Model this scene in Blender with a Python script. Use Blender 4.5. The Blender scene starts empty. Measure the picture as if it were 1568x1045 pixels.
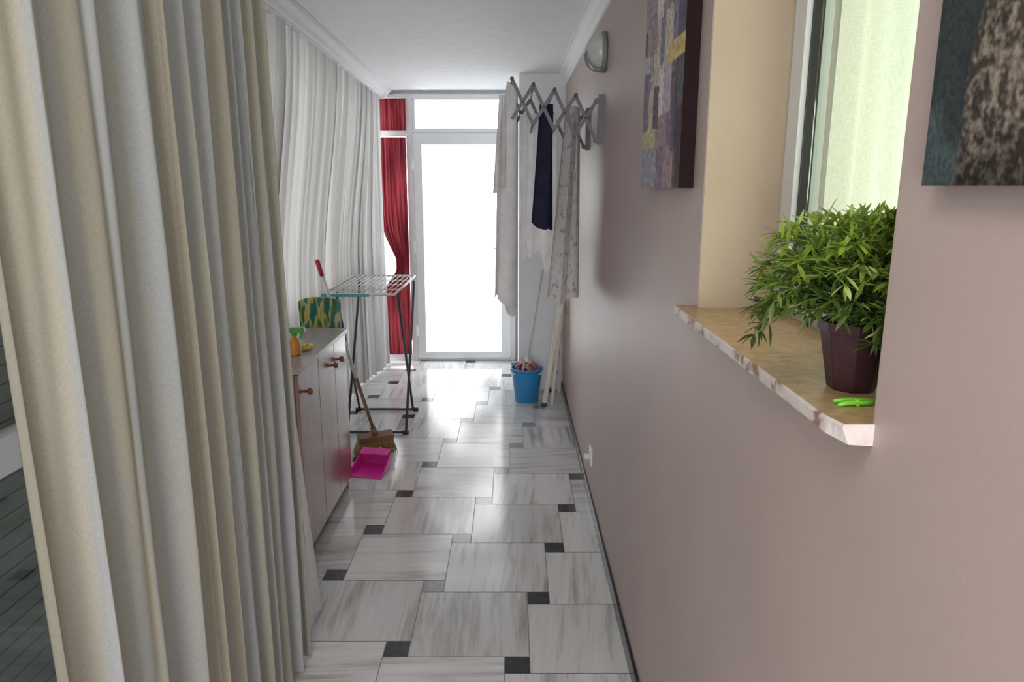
import bpy, bmesh, math, random
from mathutils import Vector, Matrix, noise
random.seed(7)
scene = bpy.context.scene
try:
    scene.view_settings.view_transform = 'Standard'
    scene.view_settings.look = 'None'
except Exception: pass

# ------------------------------------------------------------ materials
def newmat(name):
    m = bpy.data.materials.new(name); m.use_nodes = True
    nt = m.node_tree
    b = nt.nodes.get('Principled BSDF')
    return m, nt, b
def N(nt, t, **k):
    n = nt.nodes.new(t)
    for a, v in k.items(): setattr(n, a, v)
    return n
def ramp(nt, stops):
    r = nt.nodes.new('ShaderNodeValToRGB')
    cr = r.color_ramp
    while len(cr.elements) > 1: cr.elements.remove(cr.elements[-1])
    cr.elements[0].position = stops[0][0]; cr.elements[0].color = (*stops[0][1], 1)
    for p, c in stops[1:]:
        e = cr.elements.new(p); e.color = (*c, 1)
    return r
def plain(name, col, rough=0.5, metal=0.0, nscale=30, nvar=0.08, bump=0.0, bscale=200, spec=0.5, coat=0):
    m, nt, b = newmat(name)
    tc = N(nt, 'ShaderNodeTexCoord')
    no = N(nt, 'ShaderNodeTexNoise'); no.inputs['Scale'].default_value = nscale; no.inputs['Detail'].default_value = 4
    nt.links.new(tc.outputs['Object'], no.inputs['Vector'])
    c0 = tuple(max(0, c*(1-nvar)) for c in col); c1 = tuple(min(1, c*(1+nvar)) for c in col)
    r = ramp(nt, [(0.3, c0), (0.7, c1)])
    nt.links.new(no.outputs['Fac'], r.inputs['Fac'])
    nt.links.new(r.outputs['Color'], b.inputs['Base Color'])
    b.inputs['Roughness'].default_value = rough
    b.inputs['Metallic'].default_value = metal
    b.inputs['Specular IOR Level'].default_value = spec
    if coat: b.inputs['Coat Weight'].default_value = coat
    if bump:
        n2 = N(nt, 'ShaderNodeTexNoise'); n2.inputs['Scale'].default_value = bscale; n2.inputs['Detail'].default_value = 5
        nt.links.new(tc.outputs['Object'], n2.inputs['Vector'])
        bp = N(nt, 'ShaderNodeBump'); bp.inputs['Strength'].default_value = bump; bp.inputs['Distance'].default_value = 0.01
        nt.links.new(n2.outputs['Fac'], bp.inputs['Height']); nt.links.new(bp.outputs['Normal'], b.inputs['Normal'])
    return m
def fabric(name, cols, transl=0.3, weave=900, vscale=(3, .3), rough=.9, tcol=None):
    m, nt, b = newmat(name)
    uv = N(nt, 'ShaderNodeUVMap')
    mp = N(nt, 'ShaderNodeMapping'); mp.inputs['Scale'].default_value = (vscale[0], vscale[1], 1)
    nt.links.new(uv.outputs['UV'], mp.inputs['Vector'])
    no = N(nt, 'ShaderNodeTexNoise'); no.inputs['Scale'].default_value = 1; no.inputs['Detail'].default_value = 2
    nt.links.new(mp.outputs['Vector'], no.inputs['Vector'])
    r = ramp(nt, cols); nt.links.new(no.outputs['Fac'], r.inputs['Fac'])
    m2 = N(nt, 'ShaderNodeMapping'); m2.inputs['Scale'].default_value = (weave, weave*.12, 1)
    nt.links.new(uv.outputs['UV'], m2.inputs['Vector'])
    n2 = N(nt, 'ShaderNodeTexNoise'); n2.inputs['Scale'].default_value = 1; n2.inputs['Detail'].default_value = 2
    nt.links.new(m2.outputs['Vector'], n2.inputs['Vector'])
    m3 = N(nt, 'ShaderNodeMapping'); m3.inputs['Scale'].default_value = (weave*.12, weave, 1)
    nt.links.new(uv.outputs['UV'], m3.inputs['Vector'])
    n3 = N(nt, 'ShaderNodeTexNoise'); n3.inputs['Scale'].default_value = 1
    nt.links.new(m3.outputs['Vector'], n3.inputs['Vector'])
    ad = N(nt, 'ShaderNodeMath', operation='ADD'); nt.links.new(n2.outputs['Fac'], ad.inputs[0]); nt.links.new(n3.outputs['Fac'], ad.inputs[1])
    mr = N(nt, 'ShaderNodeMapRange'); mr.inputs['From Min'].default_value = .6; mr.inputs['From Max'].default_value = 1.4
    mr.inputs['To Min'].default_value = .82; mr.inputs['To Max'].default_value = 1.12
    nt.links.new(ad.outputs[0], mr.inputs['Value'])
    mx = N(nt, 'ShaderNodeMix', data_type='RGBA', blend_type='MULTIPLY'); mx.inputs['Factor'].default_value = 1
    nt.links.new(r.outputs['Color'], mx.inputs['A']); nt.links.new(mr.outputs['Result'], mx.inputs['B'])
    nt.links.new(mx.outputs['Result'], b.inputs['Base Color'])
    b.inputs['Roughness'].default_value = rough; b.inputs['Specular IOR Level'].default_value = .15
    bp = N(nt, 'ShaderNodeBump'); bp.inputs['Strength'].default_value = .25; bp.inputs['Distance'].default_value = .002
    nt.links.new(ad.outputs[0], bp.inputs['Height']); nt.links.new(bp.outputs['Normal'], b.inputs['Normal'])
    tr = N(nt, 'ShaderNodeBsdfTranslucent'); nt.links.new(mx.outputs['Result'], tr.inputs['Color'])
    ms = N(nt, 'ShaderNodeMixShader'); ms.inputs[0].default_value = transl
    out = nt.nodes['Material Output']
    nt.links.new(b.outputs[0], ms.inputs[1]); nt.links.new(tr.outputs[0], ms.inputs[2]); nt.links.new(ms.outputs[0], out.inputs['Surface'])
    return m
def attrmat(name, rough=.6, bump=.3, bscale=120, speck=1400):
    m, nt, b = newmat(name)
    a = N(nt, 'ShaderNodeVertexColor', layer_name='Col')
    tc = N(nt, 'ShaderNodeTexCoord'); n2 = N(nt, 'ShaderNodeTexNoise'); n2.inputs['Scale'].default_value = bscale
    nt.links.new(tc.outputs['Object'], n2.inputs['Vector'])
    n3 = N(nt, 'ShaderNodeTexNoise'); n3.inputs['Scale'].default_value = speck*.25; n3.inputs['Detail'].default_value = 4
    nt.links.new(tc.outputs['Object'], n3.inputs['Vector'])
    mr = N(nt, 'ShaderNodeMapRange'); mr.inputs['From Min'].default_value = .35; mr.inputs['From Max'].default_value = .65
    mr.inputs['To Min'].default_value = .65; mr.inputs['To Max'].default_value = 1.25
    nt.links.new(n3.outputs['Fac'], mr.inputs['Value'])
    mx = N(nt, 'ShaderNodeMix', data_type='RGBA', blend_type='MULTIPLY'); mx.inputs['Factor'].default_value = 1
    nt.links.new(a.outputs['Color'], mx.inputs['A']); nt.links.new(mr.outputs['Result'], mx.inputs['B'])
    nt.links.new(mx.outputs['Result'], b.inputs['Base Color'])
    bp = N(nt, 'ShaderNodeBump'); bp.inputs['Strength'].default_value = bump; bp.inputs['Distance'].default_value = .003
    nt.links.new(n2.outputs['Fac'], bp.inputs['Height']); nt.links.new(bp.outputs['Normal'], b.inputs['Normal'])
    b.inputs['Roughness'].default_value = rough; b.inputs['Specular IOR Level'].default_value = .2
    return m
def frosted_glow(name, col, strength, scale=1.2, c2=None):  # glass that glows by itself, imitating backlight
    m, nt, b = newmat(name)
    tc = N(nt, 'ShaderNodeTexCoord'); n = N(nt, 'ShaderNodeTexNoise'); n.inputs['Scale'].default_value = scale; n.inputs['Detail'].default_value = 1.5
    nt.links.new(tc.outputs['Object'], n.inputs['Vector'])
    r = ramp(nt, [(.36, c2 or col), (.56, col)]); nt.links.new(n.outputs['Fac'], r.inputs['Fac'])
    nt.links.new(r.outputs['Color'], b.inputs['Emission Color']); b.inputs['Emission Strength'].default_value = strength
    b.inputs['Base Color'].default_value = (.8, .85, .85, 1); b.inputs['Roughness'].default_value = .3
    return m
def thin_glass(name, tint=(.9, .95, .93), refl=.12):
    m, nt, b = newmat(name); nt.nodes.remove(b)
    t = N(nt, 'ShaderNodeBsdfTransparent'); t.inputs[0].default_value = (*tint, 1)
    g = N(nt, 'ShaderNodeBsdfGlossy'); g.inputs['Roughness'].default_value = .03
    ms = N(nt, 'ShaderNodeMixShader'); ms.inputs[0].default_value = refl
    nt.links.new(t.outputs[0], ms.inputs[1]); nt.links.new(g.outputs[0], ms.inputs[2])
    nt.links.new(ms.outputs[0], nt.nodes['Material Output'].inputs['Surface'])
    return m

M = {}
M['wall'] = plain('wall_paint_mauve', (.475, .375, .350), .45, nscale=3, nvar=.04, bump=.03, bscale=140, spec=.4)
M['jamb'] = plain('wall_paint_ochre', (.49, .395, .285), .6, nscale=5, nvar=.05, bump=.04, bscale=140)
M['white'] = plain('wall_paint_white', (.80, .82, .85), .6, nscale=5, nvar=.03, bump=.05, bscale=80)
M['ceil'] = plain('ceiling_plaster', (.90, .92, .935), .7, nscale=12, nvar=.03, bump=.25, bscale=60)
M['room'] = plain('adjoining_wall_reflection_tint', (.38, .44, .41), .7, nvar=.03)  # grey-green wall colour imitates a reflection band in the side window
M['pvc'] = plain('white_pvc', (.78, .81, .83), .25, nvar=.02)
M['pvcw'] = plain('window_pvc', (.70, .72, .72), .3, nvar=.02)
M['black'] = plain('black_gasket', (.015, .015, .017), .4)
M['skirt'] = plain('baseboard_black_marble', (.022, .022, .026), .2, nvar=.4, nscale=12)
M['grout'] = plain('grout', (.36, .37, .38), .7)
M['cornice'] = plain('cornice_plaster', (.86, .87, .89), .6, nvar=.02)

def marble():
    m, nt, b = newmat('floor_marble')
    uv = N(nt, 'ShaderNodeUVMap')
    mp = N(nt, 'ShaderNodeMapping'); mp.inputs['Scale'].default_value = (30, 2.2, 1)
    nt.links.new(uv.outputs['UV'], mp.inputs['Vector'])
    w = N(nt, 'ShaderNodeTexNoise'); w.inputs['Scale'].default_value = 1.0; w.inputs['Detail'].default_value = 7; w.inputs['Roughness'].default_value = .65; w.inputs['Distortion'].default_value = .25
    nt.links.new(mp.outputs['Vector'], w.inputs['Vector'])
    m2 = N(nt, 'ShaderNodeMapping'); m2.inputs['Scale'].default_value = (7, 1.2, 1)
    nt.links.new(uv.outputs['UV'], m2.inputs['Vector'])
    w2 = N(nt, 'ShaderNodeTexNoise'); w2.inputs['Scale'].default_value = 1.0; w2.inputs['Detail'].default_value = 2
    nt.links.new(m2.outputs['Vector'], w2.inputs['Vector'])
    ad = N(nt, 'ShaderNodeMix', data_type='FLOAT'); ad.inputs['Factor'].default_value = .45
    nt.links.new(w.outputs['Fac'], ad.inputs['A']); nt.links.new(w2.outputs['Fac'], ad.inputs['B'])
    r = ramp(nt, [(.34, (.36, .36, .345)), (.43, (.56, .56, .55)), (.50, (.72, .73, .73)), (.68, (.82, .835, .845))])
    nt.links.new(ad.outputs['Result'], r.inputs['Fac'])
    a = N(nt, 'ShaderNodeVertexColor', layer_name='Col')
    mx = N(nt, 'ShaderNodeMix', data_type='RGBA', blend_type='MULTIPLY'); mx.inputs['Factor'].default_value = 1
    nt.links.new(r.outputs['Color'], mx.inputs['A']); nt.links.new(a.outputs['Color'], mx.inputs['B'])
    nt.links.new(mx.outputs['Result'], b.inputs['Base Color'])
    b.inputs['Roughness'].default_value = .13
    b.inputs['Specular IOR Level'].default_value = .5
    return m
M['marble'] = marble()
M['dark_tile'] = plain('floor_dark_marble', (.03, .032, .04), .15, nscale=40, nvar=.35)
M['glare_tile'] = plain('floor_dark_marble_glare', (.30, .31, .32), .15, nscale=40, nvar=.2)  # dark tile painted paler: floor glare put into the colour

M['linen'] = fabric('linen_curtain', [(.34, (.40, .37, .29)), (.45, (.50, .48, .40)), (.52, (.44, .46, .47)), (.66, (.59, .60, .60))], .22, 700, (7, .15))
M['sheer'] = fabric('pale_curtain_fabric', [(.35, (.42, .415, .40)), (.65, (.72, .72, .715))], .30, 600, (14, .2))
M['whitecloth'] = fabric('white_cloth', [(.3, (.76, .75, .75)), (.7, (.90, .89, .89))], .62, 500, (10, 10))
M['lining'] = fabric('white_lining', [(.3, (.84, .84, .84)), (.7, (.9, .9, .9))], .3, 500, (4, 1))
M['navy'] = fabric('navy_cloth', [(.3, (.02, .02, .05)), (.7, (.035, .035, .07))], .05, 500, (10, 10))
M['pattern'] = fabric('spotted_grey_cloth', [(.36, (.40, .36, .36)), (.42, (.64, .61, .61)), (.7, (.70, .68, .69))], .45, 500, (45, 28))
M['red'] = fabric('red_voile', [(.35, (.14, .015, .025)), (.65, (.36, .06, .075))], .22, 500, (26, 2))

# ------------------------------------------------------------ mesh builder
class MB:
    def __init__(s): s.bm = bmesh.new(); s.mats = []; s.uv = s.bm.loops.layers.uv.new('UVMap')
    def mi(s, m):
        if m not in s.mats: s.mats.append(m)
        return s.mats.index(m)
    def face(s, vs, m, smooth=False, uvs=None):
        try: f = s.bm.faces.new(vs)
        except ValueError: return None
        f.material_index = s.mi(m); f.smooth = smooth
        if uvs:
            for l, u in zip(f.loops, uvs): l[s.uv].uv = u
        return f
    def box(s, a, b, m, T=None):
        x0, y0, z0 = [min(p, q) for p, q in zip(a, b)]; x1, y1, z1 = [max(p, q) for p, q in zip(a, b)]
        P = [(x0,y0,z0),(x1,y0,z0),(x1,y1,z0),(x0,y1,z0),(x0,y0,z1),(x1,y0,z1),(x1,y1,z1),(x0,y1,z1)]
        V = [s.bm.verts.new(T @ Vector(p) if T else p) for p in P]
        for q in ((0,3,2,1),(4,5,6,7),(0,1,5,4),(1,2,6,5),(2,3,7,6),(3,0,4,7)): s.face([V[i] for i in q], m)
    def rings(s, rs, m, close=True, cap=True, smooth=True):
        R = [[s.bm.verts.new(p) for p in r] for r in rs]
        n = len(R[0])
        for i in range(len(R)-1):
            for j in range(n if close else n-1):
                k = (j+1) % n
                s.face([R[i][j], R[i][k], R[i+1][k], R[i+1][j]], m, smooth)
        if cap:
            s.face(list(reversed(R[0])), m); s.face(R[-1], m)
        return R
    def tube(s, pts, r, m, seg=10, cap=True, smooth=True):
        pts = [Vector(p) for p in pts]
        rr = r if isinstance(r, (list, tuple)) else [r]*len(pts)
        rs = []
        up = None
        for i, p in enumerate(pts):
            d = (pts[min(i+1, len(pts)-1)] - pts[max(i-1, 0)]).normalized()
            if up is None: up = Vector((0,0,1)) if abs(d.z) < .9 else Vector((1,0,0))
            a = d.cross(up).normalized(); b = a.cross(d).normalized(); up = b
            rs.append([p + a*math.cos(t*2*math.pi/seg)*rr[i] + b*math.sin(t*2*math.pi/seg)*rr[i] for t in range(seg)])
        s.rings(rs, m, cap=cap, smooth=smooth)
    def lathe(s, prof, c, m, seg=28, T=None, cap=True, smooth=True):
        rs = []
        for r, z in prof:
            ring = []
            for t in range(seg):
                p = Vector((r*math.cos(t*2*math.pi/seg), r*math.sin(t*2*math.pi/seg), z))
                if T: p = T @ p
                ring.append(p + Vector(c))
            rs.append(ring)
        s.rings(rs, m, cap=cap, smooth=smooth)
    def bar(s, p0, p1, w, d, m, side=(0,1,0)):
        p0, p1 = Vector(p0), Vector(p1); dr = (p1-p0).normalized(); sd = Vector(side).normalized(); n = dr.cross(sd).normalized()
        rs = [[p + n*w/2*a + sd*d/2*b for a, b in ((-1,-1),(1,-1),(1,1),(-1,1))] for p in (p0, p1)]
        s.rings(rs, m, smooth=False)
    def done(s, name, bevel=0, recalc=True, subsurf=0, solid=0):
        if recalc: bmesh.ops.recalc_face_normals(s.bm, faces=s.bm.faces)
        me = bpy.data.meshes.new(name); s.bm.to_mesh(me); s.bm.free()
        for m in s.mats: me.materials.append(m)
        o = bpy.data.objects.new(name, me); scene.collection.objects.link(o)
        if solid:
            q = o.modifiers.new('sol', 'SOLIDIFY'); q.thickness = solid
        if bevel:
            q = o.modifiers.new('bev', 'BEVEL'); q.width = bevel; q.segments = 2; q.limit_method = 'ANGLE'
        if subsurf:
            q = o.modifiers.new('sub', 'SUBSURF'); q.levels = q.render_levels = subsurf
        return o

CW = 0.42      # right wall plane
CH = 2.50      # ceiling
YE = 6.85      # far wall
XL = -1.42     # left glazed wall
Y0 = -1.6

# ------------------------------------------------------------ floor
mb = MB()
mb.box((XL-.1, Y0, -.08), (CW+.75, YE+.1, -.004), M['grout'])
col = mb.bm.loops.layers.float_color.new('Col')
W, L, S = .44, .422, .09
ox, oy = .0185 - (W+S/2), 2.245 - (L-S/2)
X0c, X1c, Y0c, Y1c = XL, CW, Y0, YE
def clipbox(x0, y0, x1, y1):
    x0 = max(x0, X0c); x1 = min(x1, X1c); y0 = max(y0, Y0c); y1 = min(y1, Y1c)
    return (x0, y0, x1, y1) if x1-x0 > .004 and y1-y0 > .004 else None
g = .0014
for i in range(-14, 22):
    for j in range(-8, 10):
        bx = ox + i*S - j*W; by = oy + i*L + j*S
        c = clipbox(bx+g, by+g, bx+W-g, by+L-g)
        if c:
            x0, y0, x1, y1 = c
            vs = [mb.bm.verts.new(p) for p in ((x0,y0,0),(x1,y0,0),(x1,y1,0),(x0,y1,0))]
            ru, rv = random.random()*40, random.random()*40
            rot = random.random() < .5; tone = random.uniform(.86, 1.06); th = random.uniform(-.12, .12)
            uvs = []
            for v in vs:
                a, b_ = v.co.x, v.co.y
                if rot: a, b_ = b_, a
                a, b_ = a*math.cos(th)-b_*math.sin(th), a*math.sin(th)+b_*math.cos(th)
                uvs.append((a+ru, b_+rv))
            f = mb.face(vs, M['marble'], uvs=uvs)
            for l in f.loops: l[col] = (tone, tone, tone*1.0, 1)
        sx, sy = bx+W, by+L-S
        c = clipbox(sx+g, sy+g, sx+S-g, sy+S-g)
        if c:
            x0, y0, x1, y1 = c
            vs = [mb.bm.verts.new(p) for p in ((x0,y0,0),(x1,y0,0),(x1,y1,0),(x0,y1,0))]
            m = M['glare_tile'] if (j == 1 and i >= 1) else M['dark_tile']  # one column of dark tiles gets the painted glare
            mb.face(vs, m)
mb.done('floor', recalc=False)

# ------------------------------------------------------------ right wall with window opening
WY0, WY1, WZ0, WZ1 = .795, 1.61, 1.36, 2.36
TH = .26
mb = MB()
def wallbox(y0, y1, z0, z1): mb.box((CW, y0, z0), (CW+TH, y1, z1), M['wall'])
wallbox(Y0, WY0, 0, CH); wallbox(WY1, YE+.1, 0, CH); wallbox(WY0, WY1, 0, WZ0); wallbox(WY0, WY1, WZ1, CH)
mb.done('wall_right')
mb = MB()
mb.box((CW+.001, WY1-.004, WZ0), (CW+.175, WY1+.0, WZ1), M['jamb'])
mb.box((CW+.001, WY0, WZ0), (CW+.175, WY0+.004, WZ1), M['jamb'])
mb.box((CW+.001, WY0, WZ1-.004), (CW+.175, WY1, WZ1), M['jamb'])
mb.done('trim_1')
mb = MB(); mb.box((CW-.012, Y0, 0), (CW, YE, .065), M['skirt']); mb.done('baseboard_right', .002)
mb = MB(); mb.box((XL-.1, Y0, CH), (CW+TH, YE+.1, CH+.1), M['ceil']); mb.done('ceiling')
def cornice(name, p0, p1, inward, k=1.0):
    prof = [(0, -.10), (.012, -.10), (.016, -.085), (.028, -.075), (.04, -.05), (.06, -.03), (.075, -.022), (.078, -.012), (.09, -.012), (.09, 0), (0, 0)]
    m = MB(); rs = []
    for p in (p0, p1): rs.append([(p[0]+inward*a*k, p[1], CH+b*k) for a, b in prof])
    m.rings(rs, M['cornice'], smooth=False); return m.done(name)
cornice('trim_cornice_right', (CW, Y0, 0), (CW, YE, 0), -1, .8)
cornice('trim_cornice_left', (-.955, Y0, 0), (-1.15, YE, 0), 1, .8)
mb = MB()
rs = [[(-.955, Y0, CH-.08), (-.955, Y0, CH), (-.99, Y0, CH), (-.99, Y0, CH-.08)], [(-1.15, YE, CH-.08), (-1.15, YE, CH), (-1.185, YE, CH), (-1.185, YE, CH-.08)]]
mb.rings(rs, M['white'], smooth=False); mb.done('trim_pelmet')

mb = MB(); mb.box((.055, 5.78, 0), (CW, YE, CH), M['white']); mb.done('wall_pillar', .004)
mb = MB(); mb.box((.045, 5.768, 0), (CW, 5.78, .06), M['white']); mb.done('baseboard_pillar', .002)
mb = MB()
mb.box((XL-.1, YE, 0), (-1.27, YE+.12, CH), M['white'])
mb.box((-1.27, YE, 2.47), (.06, YE+.12, CH), M['white'])
mb.box((.035, YE, 0), (CW, YE+.12, CH), M['white'])
mb.done('wall_far')

pane = frosted_glow('glowing_frosted_glass', (1, 1, 1), 4.8, 2.0, (.175, .182, .192))  # pane emission stands in for daylight shining through from outside
fy0, fy1 = 6.79, 6.86
mb = MB(); P = M['pvc']
def fr(x0, x1, z0, z1, y0=fy0, y1=fy1, m=P): mb.box((x0, y0, z0), (x1, y1, z1), m)
fr(-1.27, -1.225, 0, 2.47); fr(-.965, -.905, 0, 2.47); fr(-.02, .035, 0, 2.47)
fr(-1.225, -.965, 2.42, 2.47); fr(-.905, -.02, 2.42, 2.47)
fr(-1.225, -.965, 2.10, 2.17); fr(-.905, -.02, 2.13, 2.17)
fr(-1.225, -.965, 0, .06); fr(-.905, -.02, 0, .02)
fr(-1.225, -.965, .06, 2.10, 6.825, 6.835, pane); fr(-1.225, -.965, 2.17, 2.42, 6.825, 6.835, pane)
fr(-.905, -.02, 2.17, 2.42, 6.825, 6.835, pane)
fr(-.905, -.88, 2.17, 2.42, 6.80, 6.84); fr(-.045, -.02, 2.17, 2.42, 6.80, 6.84)
mb.done('window_sidelight_transom', .004)
mb = MB()
fr(-.90, -.825, .025, 2.125, 6.765, 6.83); fr(-.10, -.025, .025, 2.125, 6.765, 6.83)
fr(-.825, -.10, 2.03, 2.125, 6.765, 6.83); fr(-.825, -.10, .025, .09, 6.765, 6.83)
fr(-.825, -.10, .09, 2.03, 6.79, 6.80, pane)
for z in (.3, 1.1, 1.85): mb.tube([(-.905, 6.758, z-.05), (-.905, 6.758, z+.05)], .009, P)
mb.box((-.075, 6.757, .98), (-.045, 6.765, 1.16), P)
mb.tube([(-.06, 6.757, 1.09), (-.06, 6.715, 1.09), (-.07, 6.71, 1.09), (-.17, 6.71, 1.09)], .009, P)
mb.done('door_1', .004)

mb = MB(); gl = thin_glass('clear_glass', (.94, .94, .94))
for y in (-1.6, -.45, .65, 1.55, 2.6, 3.65, 4.7, 5.75, 6.75):
    mb.box((XL-.06, y, 0), (XL, y+.08, CH), P)
for z0, z1 in ((0, .07), (.86, .97), (2.32, CH)): mb.box((XL-.055, Y0, z0), (XL-.005, YE, z1), P)
mb.box((XL-.035, Y0, .07), (XL-.03, YE, 2.32), gl)
mb.done('window_1')
shut = plain('shutter_green_grey', (.17, .25, .22), .45)
mb = MB()
for k in range(44):
    z = .02 + k*.056
    mb.box((XL-.115, Y0, z), (XL-.10, 2.75, z+.05), shut)
    mb.box((XL-.108, Y0, z+.05), (XL-.104, 2.75, z+.056), M['black'])
mb.done('roller_shutter')

# ------------------------------------------------------------ curtains
def cloth(name, path, z0, z1, nf, amp, mat, seed=0, nz=30, per=14, ampfn=None, push=None, wfn=None, tang=.35, pleat=False, rnd=.45, drift=.25, zbot=None, harm=.12):
    rn = random.Random(seed)
    ws = [1+rn.uniform(-rnd, rnd) for _ in range(nf)]; tot = sum(ws)
    am = [rn.uniform(.55, 1.15) for _ in range(nf+1)]
    path = [Vector((p[0], p[1], 0)) for p in path]
    seg = [(path[i+1]-path[i]).length for i in range(len(path)-1)]; LT = sum(seg)
    def pos(s):
        d = max(0, min(1, s))*LT
        for i, q in enumerate(seg):
            if d <= q or i == len(seg)-1:
                t = (path[i+1]-path[i]).normalized(); return path[i] + t*d, t
            d -= q
    cum = [0]
    for w in ws: cum.append(cum[-1]+w/tot)
    m = MB(); V = []; nx = nf*per
    for k in range(nz+1):
        f = k/nz; z = z0 + (z1-z0)*f; row = []
        for i in range(nx+1):
            fi = i/per; ci = min(int(fi), nf-1); fr_ = fi-ci
            s = cum[ci] + (cum[ci+1]-cum[ci])*fr_
            a = am[ci]*(1-fr_) + am[ci+1]*fr_
            dz = drift*math.sin(z*1.7+fi*1.3+seed)
            ph = 2*math.pi*fi + dz
            A = amp*a*(ampfn(f) if ampfn else 1)
            ss = s
            if wfn: lo, hi = wfn(f); ss = lo + (hi-lo)*s
            p, t = pos(ss); n = Vector((-t.y, t.x, 0))
            w_ = math.sin(ph)
            if pleat and f > .93: w_ = math.copysign(abs(w_)**.5, w_)
            q = p + n*(A*w_ + harm*amp*math.sin(2.7*ph+seed+.6*math.sin(2.3*z+fi))) + t*(A*tang*math.sin(2*ph))
            if push: q = q + Vector((push(q.y, z), 0, 0))
            zz = z
            if zbot and f < .3: zz = z + (1-f/.3)*zbot(s)
            row.append((m.bm.verts.new((q.x, q.y, zz)), s*LT*1.8, z))
        V.append(row)
    for k in range(nz):
        for i in range(nx):
            q = (V[k][i], V[k][i+1], V[k+1][i+1], V[k+1][i])
            m.face([a[0] for a in q], mat, True, [(a[1], a[2]) for a in q])
    return m.done(name, recalc=False)

cloth('linen_curtain', [(-.80, 1.12), (-.77, 1.6), (-.765, 2.29)], .015, 2.46, 11, .042, M['linen'], 23, 40, 24, lambda f: .9+.2*math.sin(f*3+1), None, None, .22, rnd=.5, drift=.35, harm=.2)
cloth('linen_curtain', [(-.80, 2.33), (-.765, 2.60)], .012, 2.46, 3, .018, M['lining'], 5, 30, 14, None, None, lambda f: (0, 1-.95*min(1, f*1.6)))
def ss(a, b, x):
    t = max(0, min(1, (x-a)/(b-a))); return t*t*(3-2*t)
def push(y, z): return -.145*ss(2.6, 3.1, y)*(1-ss(5.7, 6.6, y))*(1-ss(1.0, 2.45, z))
cloth('sheer_curtain', [(-1.075, 2.65), (-1.185, 6.66)], .015, 2.425, 30, .034, M['sheer'], 11, 36, 16, lambda f: 1.1-.35*f, push, None, .3, True, .45, .5, harm=.2)
mb = MB()
mb.tube([(-1.04, 2.6, 2.45), (-1.17, 6.7, 2.45)], .008, P)
mb.done('curtain_rail')
mb = MB(); mb.tube([(-.80, .3, 2.475), (-.765, 2.6, 2.475)], .012, P); mb.done('curtain_rail')

def redw(f):
    k = math.exp(-((f-.42)/.08)**2) + .35*math.exp(-((f-.52)/.08)**2)
    return (.02+.50*min(1, k), .98)
cloth('red_curtain', [(-1.225, 6.74), (-.955, 6.74)], .07, 2.09, 8, .013, M['red'], 4, 60, 10, None, None, redw, .2)
cloth('red_curtain', [(-1.225, 6.74), (-.955, 6.74)], 2.15, 2.425, 8, .011, M['red'], 9, 8, 10, None, None, None, .2)
mb = MB(); mb.tube([(-1.25, 6.775, 2.105), (-.94, 6.775, 2.105)], .007, P); mb.tube([(-1.25, 6.775, 2.44), (-.94, 6.775, 2.44)], .007, P); mb.done('red_curtain_rod')

# ------------------------------------------------------------ side window on right wall
mb = MB(); Q = M['pvcw']
wx = CW+.17
def wr(y0, y1, z0, z1, x0=wx, x1=wx+.06, m=Q): mb.box((x0, y0, z0), (x1, y1, z1), m)
wr(WY1-.05, WY1, WZ0, WZ1); wr(WY0, WY0+.05, WZ0, WZ1); wr(WY0, WY1, WZ0, WZ0+.05); wr(WY0, WY1, WZ1-.05, WZ1)
wr(WY1-.105, WY1-.045, WZ0+.045, WZ1-.045, wx-.015, wx+.04); wr(WY0+.045, WY0+.105, WZ0+.045, WZ1-.045, wx-.015, wx+.04)
wr(WY0+.105, WY1-.105, WZ0+.045, WZ0+.105, wx-.015, wx+.04); wr(WY0+.105, WY1-.105, WZ1-.105, WZ1-.045, wx-.015, wx+.04)
wr(WY1-.110, WY1-.105, WZ0+.1, WZ1-.1, wx-.004, wx+.02, M['black']); wr(WY0+.105, WY0+.110, WZ0+.1, WZ1-.1, wx-.004, wx+.02, M['black'])
wr(WY0+.11, WY1-.11, WZ0+.105, WZ1-.105, wx+.012, wx+.016, thin_glass('window_glass', (.91, .95, .91), .1))
mb.done('window_2', .003)
cur2 = fabric('pale_voile', [(.3, (.74, .76, .64)), (.7, (.88, .89, .78))], .5, 400, (5, .3))
cloth('voile_curtain', [(.78, .60), (.78, 1.80)], .9, 2.42, 7, .03, cur2, 21, 10, 14)
mb = MB()
RW = M['room']
mb.box((CW+TH, -.2, .6), (2.2, -.1, CH), RW); mb.box((CW+TH, 3.2, .6), (2.2, 3.3, CH), RW)
mb.box((CW+TH, -.2, CH), (2.2, 3.3, CH+.1), RW); mb.box((2.2, -.2, .6), (2.3, 3.3, CH), RW); mb.box((CW+TH, -.2, .55), (2.2, 3.3, .6), RW)
mb.done('wall_adjoining_room')

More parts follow.
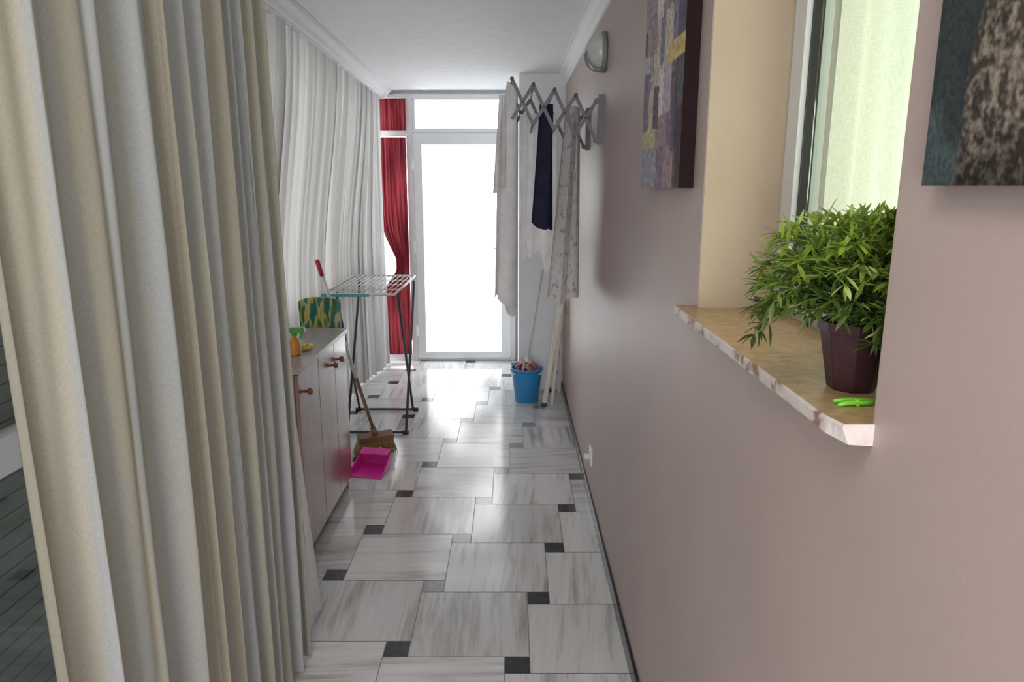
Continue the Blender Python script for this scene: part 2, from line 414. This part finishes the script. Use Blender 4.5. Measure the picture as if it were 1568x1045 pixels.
def sillmat():
    m, nt, b = newmat('sill_worn_stone')
    tc = N(nt, 'ShaderNodeTexCoord'); n = N(nt, 'ShaderNodeTexNoise'); n.inputs['Scale'].default_value = 60; n.inputs['Detail'].default_value = 8
    nt.links.new(tc.outputs['Object'], n.inputs['Vector'])
    r = ramp(nt, [(.3, (.42, .26, .125)), (.5, (.52, .345, .185)), (.7, (.60, .42, .245))]); nt.links.new(n.outputs['Fac'], r.inputs['Fac'])
    nt.links.new(r.outputs['Color'], b.inputs['Base Color']); b.inputs['Roughness'].default_value = .35
    return m
sm = sillmat()
se, nt, b = newmat('sill_chipped_edge')
tc = N(nt, 'ShaderNodeTexCoord'); n = N(nt, 'ShaderNodeTexNoise'); n.inputs['Scale'].default_value = 30; n.inputs['Detail'].default_value = 5
nt.links.new(tc.outputs['Object'], n.inputs['Vector'])
r = ramp(nt, [(.36, (.30, .18, .13)), (.44, (.62, .54, .50)), (.6, (.72, .66, .63))]); nt.links.new(n.outputs['Fac'], r.inputs['Fac']); nt.links.new(r.outputs['Color'], b.inputs['Base Color'])
b.inputs['Roughness'].default_value = .5
mb = MB()
ny = 80
rows = []
for i in range(ny+1):
    y = .792 + (1.64-.792)*i/ny
    jx = noise.noise(Vector((y*25, 0, 3)))*.0012
    chip = .014*max(0, 1-(y-.792)/.035)
    th = .019 + noise.noise(Vector((y*20, 9, 3)))*.001 + .006*max(0, 1-(y-.792)/.05)
    xf = .374 + jx + chip*.6
    if WY0 <= y <= WY1: xb = wx
    else: xb = CW-.0005
    rows.append([(xb, y, 1.39), (xf+.003, y, 1.39), (xf, y, 1.387), (xf+.002+chip*.5, y, 1.39-th), (CW if xb < wx else xb, y, 1.39-th-.002)])
R = [[mb.bm.verts.new(p) for p in r_] for r_ in rows]
for i in range(ny):
    for k in range(5):
        a, c = k, (k+1) % 5
        mb.face([R[i][a], R[i][c], R[i+1][c], R[i+1][a]], sm if k == 0 else se)
mb.face(R[0], se); mb.face(list(reversed(R[-1])), se)
mb.done('window_sill')

# ------------------------------------------------------------ plant
def leafmat():
    m, nt, b = newmat('plant_leaf')
    a = N(nt, 'ShaderNodeVertexColor', layer_name='Col')
    nt.links.new(a.outputs['Color'], b.inputs['Base Color']); b.inputs['Roughness'].default_value = .4
    tr = N(nt, 'ShaderNodeBsdfTranslucent'); nt.links.new(a.outputs['Color'], tr.inputs['Color'])
    ms = N(nt, 'ShaderNodeMixShader'); ms.inputs[0].default_value = .3
    nt.links.new(b.outputs[0], ms.inputs[1]); nt.links.new(tr.outputs[0], ms.inputs[2]); nt.links.new(ms.outputs[0], nt.nodes['Material Output'].inputs['Surface'])
    return m
lm = leafmat()
root = bpy.data.objects.new('potted_plant', None); scene.collection.objects.link(root)
pc = Vector((.462, .945, 1.39)); root.location = pc
mb = MB(); potm = plain('plum_plastic_pot', (.045, .016, .022), .3, nvar=.1)
prof = [(.029, 0), (.031, .002), (.0455, .080), (.049, .080), (.050, .094), (.046, .094), (.044, .082), (.0, .080)]
def poly_ring(r, z, n=8):
    return [(r*math.cos((k+.5)*2*math.pi/n), r*math.sin((k+.5)*2*math.pi/n), z) for k in range(n)]
mb.rings([poly_ring(max(r_, .001), z) for r_, z in prof], potm, smooth=False)
pot = mb.done('pot', .0012); pot.parent = root
mb = MB(); colL = mb.bm.loops.layers.float_color.new('Col')
rn = random.Random(12)
def leaf(p, d, ln, wd, c):
    d = d.normalized(); s_ = d.cross(Vector((rn.uniform(-.4,.4), rn.uniform(-.4,.4), 1))).normalized(); n_ = s_.cross(d)
    st = []
    for t, w in ((0, .12), (.25, .8), (.5, 1), (.75, .65), (1, .02)):
        q = p + d*ln*t + n_*(-.18*ln*t*t)
        st.append((q - s_*wd*w*.5 + n_*wd*.12, q, q + s_*wd*w*.5 + n_*wd*.12))
    vv = [[mb.bm.verts.new(x) for x in r_] for r_ in st]
    for i in range(4):
        for k in range(2):
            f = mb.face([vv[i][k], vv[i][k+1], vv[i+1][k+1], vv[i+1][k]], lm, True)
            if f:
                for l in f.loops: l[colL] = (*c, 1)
stemm = plain('plant_stem', (.12, .22, .05), .5)
def clampp(p):
    w = p + pc
    w.x = min(w.x, .555); 
    if w.x > .40: w.y = max(w.y, .825)
    if w.z < 1.430 : w.z = 1.430
    return w - pc
for s_ in range(175):
    ang = rn.uniform(0, 2*math.pi)
    el = rn.random()
    rad = .03 + .064*math.sqrt(el)
    if math.cos(ang) < 0: rad *= 1.32
    top = .160 - .105*el*el + rn.uniform(-.035, .035)
    p0 = Vector((math.cos(ang)*.02*rn.random(), math.sin(ang)*.02*rn.random(), .080))
    p2 = Vector((math.cos(ang)*rad-.010, math.sin(ang)*rad, .080+top-.042))
    p1 = Vector((math.cos(ang)*rad*.45, math.sin(ang)*rad*.45, .080+max(top, .07)*.85))
    pts = []
    for k in range(9):
        t = k/8; pts.append(clampp(p0*(1-t)**2 + p1*2*t*(1-t) + p2*t*t))
    mb.tube(pts, .0009, stemm, 4)
    for k in range(2, 9):
        dd = (pts[k]-pts[k-1]).normalized() if (pts[k]-pts[k-1]).length > 1e-5 else Vector((0,0,1))
        for q in range(3 if k < 8 else 5):
            side = Vector((rn.uniform(-1,1), rn.uniform(-1,1), rn.uniform(-.5,.8)))
            d = dd*.7 + side*.8
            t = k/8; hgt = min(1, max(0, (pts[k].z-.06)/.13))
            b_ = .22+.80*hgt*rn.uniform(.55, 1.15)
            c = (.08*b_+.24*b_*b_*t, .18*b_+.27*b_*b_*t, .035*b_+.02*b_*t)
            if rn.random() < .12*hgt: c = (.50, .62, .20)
            end = clampp(pts[k]+d.normalized()*.026)
            leaf(pts[k], end-pts[k]+Vector((1e-4,0,1e-4)), rn.uniform(.020, .034), rn.uniform(.0045, .0075), c)
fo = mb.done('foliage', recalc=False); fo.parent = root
mb = MB(); gm = plain('lime_plastic', (.25, .75, .05), .35)
c = Vector((.432, .872, 1.391))
for dy in (0, -.010):
    pts = [c+Vector((-.026, dy*1.6, .003)), c+Vector((-.012, dy, .0035)), c+Vector((.01, dy, .0035)), c+Vector((.028, dy*.6, .003))]
    mb.tube(pts, [.002, .0032, .0032, .002], gm, 10)
mb.tube([c+Vector((.0, -.012, .0035)), c+Vector((.0, .002, .0035))], .0042, gm, 10)
mb.done('clothes_peg')

# ------------------------------------------------------------ paintings
def painting(name, y0, y1, z0, z1, xf, fn, side, ny=110, nz=150, speck=1400):
    m = MB(); cl = m.bm.loops.layers.float_color.new('Col'); pm = attrmat(name+'_paint', speck=speck)
    C = [[fn(i/ny, j/nz) for j in range(nz+1)] for i in range(ny+1)]
    vs = [[m.bm.verts.new((xf, y0+(y1-y0)*i/ny, z0+(z1-z0)*j/nz)) for j in range(nz+1)] for i in range(ny+1)]
    for i in range(ny):
        for j in range(nz):
            f = m.face([vs[i][j], vs[i][j+1], vs[i+1][j+1], vs[i+1][j]], pm)
            for l, (a, b_) in zip(f.loops, ((i,j),(i,j+1),(i+1,j+1),(i+1,j))): l[cl] = (*C[a][b_], 1)
    m.box((xf+.0005, y0, z0), (CW-.001, y1, z1), side)
    return m.done(name, recalc=False)
rp = random.Random(8)
patches = []
PAL = [(.36,.29,.35),(.24,.17,.24),(.52,.47,.50),(.13,.10,.13),(.54,.47,.38),(.34,.33,.38),(.36,.24,.26),(.64,.60,.60),(.22,.20,.28),(.44,.38,.45)]
def split(x0, y0, x1, y1, d):
    if d == 0 or (rp.random() < .12 and d < 3): patches.append((x0, y0, x1, y1, rp.choice(PAL))); return
    k = rp.uniform(.35, .65)
    if (x1-x0)*.5 > (y1-y0)*.67: xm = x0+(x1-x0)*k; split(x0,y0,xm,y1,d-1); split(xm,y0,x1,y1,d-1)
    else: ym = y0+(y1-y0)*k; split(x0,y0,x1,ym,d-1); split(x0,ym,x1,y1,d-1)
split(0, 0, 1, 1, 6)
def abst(u, v):
    c = (.3, .25, .3)
    uu = u+.015*noise.noise(Vector((u*20, v*25, 3))); vv_ = v+.015*noise.noise(Vector((u*20, v*25, 8)))
    for q in patches:
        if q[0] <= uu < q[2] and q[1] <= vv_ < q[3]: c = q[4]; break
    if u < .16: c = tuple(a*.45 for a in c)
    if .44 < v < .51 and u < .40: c = (.58, .45, .18)
    if .16 < v < .23 and .62 < u: c = (.54, .46, .28)
    n_ = 1+.55*noise.noise(Vector((u*25, v*50, 2)))+.3*noise.noise(Vector((u*60, v*20, 7)))
    return tuple(max(0, a*n_*.95) for a in c)
dk = plain('canvas_dark_side', (.022, .010, .011), .8, spec=.15)
painting('abstract_painting', 1.70, 2.20, 1.655, 2.33, .385, abst, dk, 130, 180)
def tree(u, v):
    d = (1-u)
    n1 = noise.noise(Vector((u*14, v*14, 1))); n2 = noise.noise(Vector((u*55, v*50, 4))); n3 = noise.noise(Vector((u*5, v*5, 9))); n4 = noise.noise(Vector((u*130, v*120, 6)))
    edge = .085 + .03*n3 + v*.14 + .012*n1
    t = max(0, min(1, (d-edge)/.015))
    k = 1+.3*n1; A = (.028*k, .038*k, .040*k)
    lo = max(0, min(1, (.13+.04*n1-v-d*.8)/.03)); A = tuple(a*(1+1.0*lo) for a in A)
    s = max(0, min(1, .40+1.3*n2+.6*n1+1.0*n4))
    B = [.045+.20*s, .035+.17*s, .03+.135*s]
    q = min(1, .35+v*5.5); B = [b_*q for b_ in B]
    for v0, a, b_, w in ((.10, .235, .10, .012), (.17, .235, -.75, .0065), (.18, .24, .55, .007), (.15, .24, -.35, .006), (.20, .22, .2, .0055), (.14, .245, 1.1, .006), (.22, .2, .0, .004)):
        if v > v0:
            xx = a + b_*(v-v0) + .012*math.sin(v*40+a*90+b_*5)
            h = max(0, 1-(abs(d-xx)/w)**2)
            if h > 0: B = [B[i]*(1-h)+(.52, .47, .31)[i]*h for i in range(3)]
    return tuple(max(.006, A[i]*(1-t)+B[i]*t) for i in range(3))
painting('tree_painting', .12, .715, 1.66, 2.25, .398, tree, dk, 320, 300, 700)

# ------------------------------------------------------------ wall lamp
mb = MB(); lamp_g = plain('lamp_opal_glass', (.50, .51, .50), .25); lamp_b = plain('lamp_grey_rim', (.20, .21, .22), .4)
T = Matrix.Rotation(-math.pi/2, 4, 'Y')
c = (CW, 3.42, 2.245)
mb.lathe([(.080, 0), (.088, .006), (.088, .018), (.080, .022)], c, lamp_b, 36, T)
mb.lathe([(.080, .018), (.080, .028), (.076, .045), (.066, .062), (.050, .075), (.03, .083), (.004, .086)], c, lamp_g, 36, T)
for a in (-.5, 0, .5):
    pts = [Vector(c)+Vector((-.02-.070*math.sin(t)**.7 if 0 < t < math.pi else -.02, math.sin(a)*.085, -.083*math.cos(t)*math.cos(a))) for t in [math.pi*k/14 for k in range(8)]]
    mb.tube(pts, .0035, lamp_b, 8)
mb.done('wall_lamp')

mb = MB()
mb.box((CW-.01, 3.53, .225), (CW, 3.615, .315), P)
mb.lathe([(.028, 0), (.03, .006), (.024, .008), (.022, .004)], (CW-.008, 3.572, .27), P, 24, Matrix.Rotation(-math.pi/2, 4, 'Y'))
mb.lathe([(.017, 0), (.018, .022), (.012, .028)], (CW-.012, 3.572, .265), M['pvcw'], 16, Matrix.Rotation(-math.pi/2, 4, 'Y'))
mb.done('wall_socket', .002)

# ------------------------------------------------------------ scissor dryer on wall
mb = MB(); al = plain('grey_enamel', (.13, .13, .15), .45)
n = 4; xw, xt = CW-.03, .0; H = .175
def zc(x): return 1.955 + (xw-x)/.39*.095
xs = [xw + (xt-xw)*i/n for i in range(n+1)]
ya, yb = 3.47, 4.05
for y in (ya, yb):
    for i in range(n):
        a, b_ = xs[i], xs[i+1]
        mb.bar((a, y-.004, zc(a)-H/2), (b_, y-.004, zc(b_)+H/2), .016, .005, al)
        mb.bar((a, y+.004, zc(a)+H/2), (b_, y+.004, zc(b_)-H/2), .016, .005, al)
        xm = (a+b_)/2; mb.tube([(xm, y-.01, zc(xm)), (xm, y+.01, zc(xm))], .006, M['black'], 8)
    mb.box((CW-.022, y-.02, 1.85), (CW, y+.02, 2.07), al)
    mb.tube([(CW-.03, y-.015, zc(xw)-H/2), (CW-.03, y+.015, zc(xw)-H/2)], .012, al, 10)
    mb.tube([(CW-.03, y-.015, zc(xw)+H/2), (CW-.03, y+.015, zc(xw)+H/2)], .012, al, 10)
for x in xs[1:]:
    mb.tube([(x, ya-.015, zc(x)+H/2), (x, yb+.015, zc(x)+H/2)], .006, al, 8)
    mb.tube([(x, ya-.025, zc(x)+H/2), (x, ya-.012, zc(x)+H/2)], .009, M['black'], 8)
for x in xs[1:-1]:
    mb.tube([(x, ya-.01, zc(x)-H/2), (x, yb+.01, zc(x)-H/2)], .005, al, 8)
mb.done('wall_clothes_dryer')

def zt(x): return zc(x)+H/2
def ragged(seed, k=1): 
    return lambda s: k*(.05*math.sin(s*7+seed)+.03*math.sin(s*17+seed))
cloth('hanging_white_shirt', [(-.065, 3.52), (.015, 3.62), (.0, 4.02)], 1.05, zt(0)+.005, 4, .02, M['whitecloth'], 2, 24, 12, lambda f: 1.35-.9*f, lambda y, z: -.02*(2.05-z), lambda f: (.0+.25*max(0, f-.75)*2, 1), .3, zbot=ragged(1))
cloth('hanging_white_shirt', [(-.085, 3.49), (-.03, 3.56)], 1.62, zt(0)-.06, 2, .012, M['whitecloth'], 8, 16, 12, lambda f: 1.6-.9*f, None, lambda f: (.5*f, 1), .3, zbot=lambda s: .04*s)
cloth('hanging_navy_shirt', [(.095, 3.54), (.195, 3.62), (.18, 3.95)], 1.46, zt(.1)-.07, 4, .013, M['navy'], 6, 20, 10, lambda f: 1.3-.7*f, None, lambda f: (.10*f, .85), .3, zbot=ragged(2, .35))
cloth('hanging_spotted_dress', [(.175, 3.50), (.32, 3.58), (.31, 3.98)], 1.12, zt(.2)-.06, 5, .018, M['pattern'], 13, 24, 12, lambda f: 1.4-.8*f, None, lambda f: (.16*f, .8+.2*(1-f)), .3, zbot=ragged(3, .6))
cloth('hanging_white_towel', [(.04, 3.98), (.24, 4.0)], 1.25, zt(.1)-.08, 3, .012, M['whitecloth'], 17, 12, 12, zbot=ragged(5))

# ------------------------------------------------------------ cabinet
mb = MB()
def woodm(name, c0, c1, rough):
    m, nt, b = newmat(name)
    tc = N(nt, 'ShaderNodeTexCoord'); mp = N(nt, 'ShaderNodeMapping'); mp.inputs['Scale'].default_value = (20, 20, 1.5)
    nt.links.new(tc.outputs['Object'], mp.inputs['Vector'])
    n_ = N(nt, 'ShaderNodeTexNoise'); n_.inputs['Scale'].default_value = 2; n_.inputs['Detail'].default_value = 5; n_.inputs['Distortion'].default_value = 1
    nt.links.new(mp.outputs['Vector'], n_.inputs['Vector'])
    r_ = ramp(nt, [(.3, c0), (.7, c1)]); nt.links.new(n_.outputs['Fac'], r_.inputs['Fac']); nt.links.new(r_.outputs['Color'], b.inputs['Base Color'])
    b.inputs['Roughness'].default_value = rough; b.inputs['Coat Weight'].default_value = .7; b.inputs['Coat Roughness'].default_value = .12
    return m
wd = woodm('cabinet_cherry', (.25, .13, .10), (.35, .20, .155), .3)
knob = woodm('knob_wood', (.22, .07, .04), (.30, .11, .06), .3)
ctop = plain('cabinet_top_laminate', (.42, .40, .41), .25, nscale=20)
cx0, cx1, cy0, cy1 = -1.13, -.918, 2.92, 3.80
mb.box((cx0, cy0, .0), (cx1, cy0+.018, .885), wd); mb.box((cx0, cy1-.018, 0), (cx1, cy1, .885), ctop)
mb.box((cx0, cy0+.018, .06), (cx1, cy1-.018, .078), wd); mb.box((cx0, cy0+.018, .06), (cx0+.01, cy1-.018, .885), wd)
mb.box((cx0+.02, cy0+.018, .0), (cx1-.025, cy1-.018, .06), M['black'])
mb.box((cx0-.005, cy0-.01, .885), (cx1+.028, cy1+.012, .908), ctop)
ds = [cy0+.003, 3.24, 3.54, cy1-.003]
for i in range(3):
    a, b_ = ds[i]+.002, ds[i+1]-.002
    mb.box((cx1, a, .065), (cx1+.017, b_, .878), wd)
for y in (3.01, 3.475, 3.605):
    mb.lathe([(.007, 0), (.006, .01), (.014, .018), (.017, .025), (.012, .033), (.003, .036)], (cx1+.017, y, .785), knob, 18, Matrix.Rotation(math.pi/2, 4, 'Y'))
mb.done('shoe_cabinet', .002)

mb = MB(); og = plain('orange_plastic', (.8, .33, .06), .35); gg = plain('green_plastic', (.12, .38, .10), .35); yl = plain('yellow_plastic', (.75, .6, .1), .4)
c = (-.985, 3.18, .908)
T = Matrix.Diagonal((.7, 1, 1, 1))
mb.lathe([(.03, 0), (.035, .005), (.036, .05), (.03, .07), (.013, .085), (.012, .095)], c, og, 20, T)
mb.lathe([(.014, .09), (.015, .105), (.010, .108)], c, gg, 16)
mb.box((c[0]-.015, c[1]-.02, c[2]+.105), (c[0]+.05, c[1]+.012, c[2]+.128), gg)
mb.bar((c[0]+.035, c[1], c[2]+.108), (c[0]+.025, c[1], c[2]+.068), .007, .008, gg)
mb.done('spray_bottle', .003)
mb = MB()
pts = []
for k in range(14):
    a = k*.9; pts.append((-.965+.025*math.cos(a)*(.6+.4*math.sin(k)), 3.28+.035*math.sin(a), .919+.004*(k % 3)))
mb.tube(pts, .010, yl, 8)
mb.done('cleaning_cloth')

def stripes():
    m, nt, b = newmat('tropical_cover')
    tc = N(nt, 'ShaderNodeTexCoord'); mp = N(nt, 'ShaderNodeMapping'); mp.inputs['Scale'].default_value = (18, 9, 5); mp.inputs['Rotation'].default_value = (0, .35, 0)
    nt.links.new(tc.outputs['Object'], mp.inputs['Vector'])
    n_ = N(nt, 'ShaderNodeTexNoise'); n_.inputs['Scale'].default_value = 1.3; n_.inputs['Detail'].default_value = 2
    nt.links.new(mp.outputs['Vector'], n_.inputs['Vector'])
    r_ = ramp(nt, [(.3, (.01, .14, .16)), (.40, (.02, .15, .07)), (.46, (.50, .42, .07)), (.52, (.55, .50, .28)), (.57, (.03, .22, .22)), (.64, (.07, .20, .06)), (.7, (.04, .06, .05))])
    nt.links.new(n_.outputs['Fac'], r_.inputs['Fac']); nt.links.new(r_.outputs['Color'], b.inputs['Base Color']); b.inputs['Roughness'].default_value = .8
    return m
mb = MB(); st = stripes()
ol = []
for k in range(25):
    t = k/24*math.pi; ol.append((-.115*math.cos(t), 1.035+.025*math.sin(t)))
ol = [(-.095, .12)] + ol + [(.095, .12)]
rs = [[(-1.06+a, 3.88 + .02*z + yy, z) for a, z in ol] for yy in (0, .03)]
mb.rings(rs, st, smooth=False)
mb.tube([(-1.12, 3.925, .0), (-1.12, 3.945, .95)], .008, P); mb.tube([(-.995, 3.925, .0), (-.995, 3.945, .95)], .008, P)
mb.tube([(-1.13, 3.925, .012), (-.985, 3.925, .012)], .010, P)
mb.done('ironing_board', .004)

# ------------------------------------------------------------ floor drying rack
mb = MB(); wr_ = plain('white_wire', (.78, .80, .80), .3); leg = plain('dark_leg_enamel', (.05, .07, .09), .3, .3); tl = plain('teal_plastic', (.08, .36, .34), .4)
x0, x1, y0, y1, zr = -1.205, -.745, 4.52, 5.50, .985
mb.tube([(x0, y0, zr), (x1, y0, zr), (x1, y1, zr), (x0, y1, zr), (x0, y0, zr)], .008, wr_, 8)
for k in range(1, 13):
    x = x0 + (x1-x0)*k/13; mb.tube([(x, y0, zr+.004), (x, y1, zr+.004)], .0028, wr_, 6)
for k in (1, 2, 3): 
    y = y0 + (y1-y0)*k/4; mb.tube([(x0, y, zr-.004), (x1, y, zr-.004)], .004, wr_, 6)
mb.box((x0-.005, y0-.012, zr-.014), (x0+.30, y0+.010, zr+.004), tl)
for x in (x0+.06, x1-.0):
    mb.tube([(x, 5.18, .016), (x, 4.66, .93), (x, 4.66, zr-.005)], .009, leg, 10)
    mb.tube([(x+.022, 4.66, .016), (x+.022, 5.25, .93), (x+.022, 5.25, zr-.005)], .009, leg, 10)
for y in (4.66, 5.18):
    mb.tube([(x0+.03, y, .016), (x1+.03, y, .016)], .009, leg, 10)
    for x in (x0+.05, x1+.02): mb.tube([(x-.02, y, .014), (x+.02, y, .014)], .014, M['black'], 10)
mb.done('drying_rack')

# broom
mb = MB(); hw = plain('broom_handle_white', (.75, .72, .68), .35); rdp = plain('red_plastic', (.42, .03, .04), .35)
br = plain('bristles', (.50, .36, .12), .8, nscale=120, nvar=.4); bh = plain('broom_head_brown', (.20, .10, .05), .4)
hb, ht = Vector((-.86, 4.30, .12)), Vector((-1.13, 4.17, 1.235))
d = (ht-hb)
mb.tube([hb, hb+d*.35], .011, bh); mb.tube([hb+d*.35, hb+d*.93], .011, hw); mb.tube([hb+d*.92, hb+d*1.0, hb+d*1.005], [.014, .014, .008], rdp)
T = Matrix.Translation(hb) @ Matrix.Rotation(-1.15, 4, 'Z') @ Matrix.Rotation(.25, 4, 'Y')
mb.box((-.032, -.11, -.030), (.032, .11, .010), bh, T)
mb.tube([hb-d*.005, hb+d*.05], .018, bh)
rb = random.Random(3)
for i in range(7):
    for j in range(28):
        a = T @ Vector((-.026+.052*i/6, -.105+.21*j/27, -.025)); e = T @ Vector((-.042+.084*i/6+rb.uniform(-.008,.008), -.13+.26*j/27+rb.uniform(-.008,.008), -.125+rb.uniform(-.004,.006)))
        e.z = max(e.z, .003); mb.tube([a, e], .0025, br, 4)
mb.done('broom')

# dustpan
mb = MB(); mg = plain('magenta_plastic', (.80, .03, .38), .3); mgd = plain('magenta_inside', (.5, .02, .25), .35)
T = Matrix.Translation((-.835, 4.02, 0)) @ Matrix.Rotation(-.2, 4, 'Z')
def dv(pts): return [T @ Vector(p) for p in pts]
def slab(a, b_, c_, e, t=Vector((0,0,.004)), m=mg):
    mb.rings([dv([a, b_, c_, e]), [v+t for v in dv([a, b_, c_, e])]], m, smooth=False)
slab((-.105, -.12, .002), (.105, -.12, .002), (.09, .08, .012), (-.09, .08, .012))
slab((-.105, -.12, .002), (-.09, .08, .012), (-.09, .09, .095), (-.105, -.02, .05), Vector((.004,0,0)))
slab((.105, -.12, .002), (.09, .08, .012), (.09, .09, .095), (.105, -.02, .05), Vector((-.004,0,0)))
slab((-.09, .08, .012), (.09, .08, .012), (.09, .095, .105), (-.09, .095, .105), Vector((0,-.004,0)), mgd)
slab((-.09, .03, .09), (.09, .03, .09), (.09, .095, .105), (-.09, .095, .105))
mb.tube(dv([(0, .09, .08), (0, .12, .09), (0, .15, .088)]), [.012, .011, .008], mg)
mb.done('dustpan', .001)

# bucket with mop & cloths
mb = MB(); bl = plain('blue_plastic', (.03, .26, .58), .35, nvar=.03)
c = (.115, 5.46, 0)
mb.lathe([(.088, .0), (.092, .004), (.118, .235), (.118, .25), (.126, .25), (.128, .268), (.120, .272), (.114, .262), (.112, .235), (.088, .012), (.001, .010)], c, bl, 36)
hp = [(c[0]+.128*math.cos(t), c[1]-.02-.09*math.sin(t)*.8, .262-.05*math.sin(t)) for t in [math.pi*k/16 for k in range(17)]]
mb.tube(hp, .004, M['pvc'], 8)
mb.done('bucket')
mb = MB(); ms_ = plain('mop_yarn', (.62, .5, .48), .9, nscale=80, nvar=.3); rc = plain('red_cloth', (.38, .08, .12), .8, nscale=60, nvar=.3)
rm = random.Random(4)
for k in range(46):
    a = rm.uniform(0, 6.28); r_ = rm.uniform(.03, .098)
    p = Vector((c[0], c[1], .24)); q = p + Vector((math.cos(a)*r_*.6, math.sin(a)*r_*.6, .065+rm.uniform(-.02, .02))); e = p + Vector((math.cos(a)*r_, math.sin(a)*r_, .03+rm.uniform(-.03, .02)))
    mb.tube([p+Vector((0,0,.06)), q, e, e-Vector((0,0,.08))], .008, rc if rm.random() < .4 else ms_, 6)
mb.tube([(c[0], c[1], .26), (c[0]+.005, c[1]+.02, .36)], .020, hw)
mb.tube([(c[0], c[1]+.01, .33), (c[0]+.13, 5.745, 1.0)], .009, hw)
mb.done('mop')

# step ladder folded, leaning on right wall
mb = MB(); ld = woodm('ladder_pale_wood', (.66, .60, .52), (.80, .76, .70), .5)
nb, nt_ = Vector((.245, 5.30, .0)), Vector((.375, 5.26, .92)); fb, ft = Vector((.325, 5.70, .0)), Vector((.395, 5.60, .92))
for a, b_, s_ in ((nb, nt_, 1), (fb, ft, -1)):
    mb.bar(a, b_, .034, .020, ld)
    mb.bar(a+Vector((.060, .03*s_, 0)), b_+Vector((.005, .03*s_, -.08)), .022, .016, ld)
    mb.tube([b_+Vector((0,-.014,-.03)), b_+Vector((0,.014,-.03))], .009, M['black'])
    mb.bar(a+Vector((0, 0, 0)), a+Vector((.003, 0, .03)), .040, .026, M['black'])
for k in range(4):
    t = .18+k*.2; p = nb.lerp(nt_, t); q = fb.lerp(ft, t)
    V8 = [Vector((p.x-.015, p.y, p.z)), Vector((p.x+.035, p.y, p.z)), Vector((q.x+.035, q.y, q.z)), Vector((q.x-.015, q.y, q.z))]
    mb.rings([V8, [v+Vector((0,0,.016)) for v in V8]], ld, smooth=False)
mb.box((.355, 5.24, .905), (.408, 5.62, .925), ld)
mb.done('step_ladder', .002)

mb = MB(); mb.box((XL-.1, Y0-.1, 0), (-.95, Y0, CH), M['wall']); mb.box((.15, Y0-.1, 0), (CW+TH, Y0, CH), M['wall']); mb.box((-.95, Y0-.1, 2.2), (.15, Y0, CH), M['wall'])
mb.done('wall_rear')

# ------------------------------------------------------------ lights
def area(name, loc, rot, sx, sy, e, col=(1,1,1)):
    l = bpy.data.lights.new(name, 'AREA'); l.shape = 'RECTANGLE'; l.size = sx; l.size_y = sy; l.energy = e; l.color = col
    o = bpy.data.objects.new(name, l); o.location = loc; o.rotation_euler = rot; scene.collection.objects.link(o); return o
area('daylight_left', (-2.3, 4.9, 1.7), (0, -math.pi/2, 0), 2.0, 3.8, 130, (1, .99, .975))
area('daylight_side_room', (1.9, 1.3, 1.7), (0, math.pi/2, 0), 1.6, 2.0, 56, (1, 1, .95))
area('rear_fill', (-.4, Y0-.3, 1.4), (math.pi/2, 0, 0), 1.1, 1.6, 66, (1, .975, .95))  # added fill from behind the camera for the near walls
area('overhead_fill', (-.25, .2, 2.47), (0, 0, 0), .5, .5, 7, (1, .94, .88))  # added overhead fill, no fixture hangs here

w = bpy.data.worlds.new('World'); scene.world = w; w.use_nodes = True
w.node_tree.nodes['Background'].inputs[0].default_value = (.88, .93, 1, 1); w.node_tree.nodes['Background'].inputs[1].default_value = .8

cam = bpy.data.cameras.new('camera'); cam.lens = 25.26; cam.sensor_width = 36; cam.clip_start = .02
co = bpy.data.objects.new('camera', cam); co.location = (0, 0, 1.66); co.rotation_euler = (math.radians(90-12.2), 0, 0)
scene.collection.objects.link(co); scene.camera = co
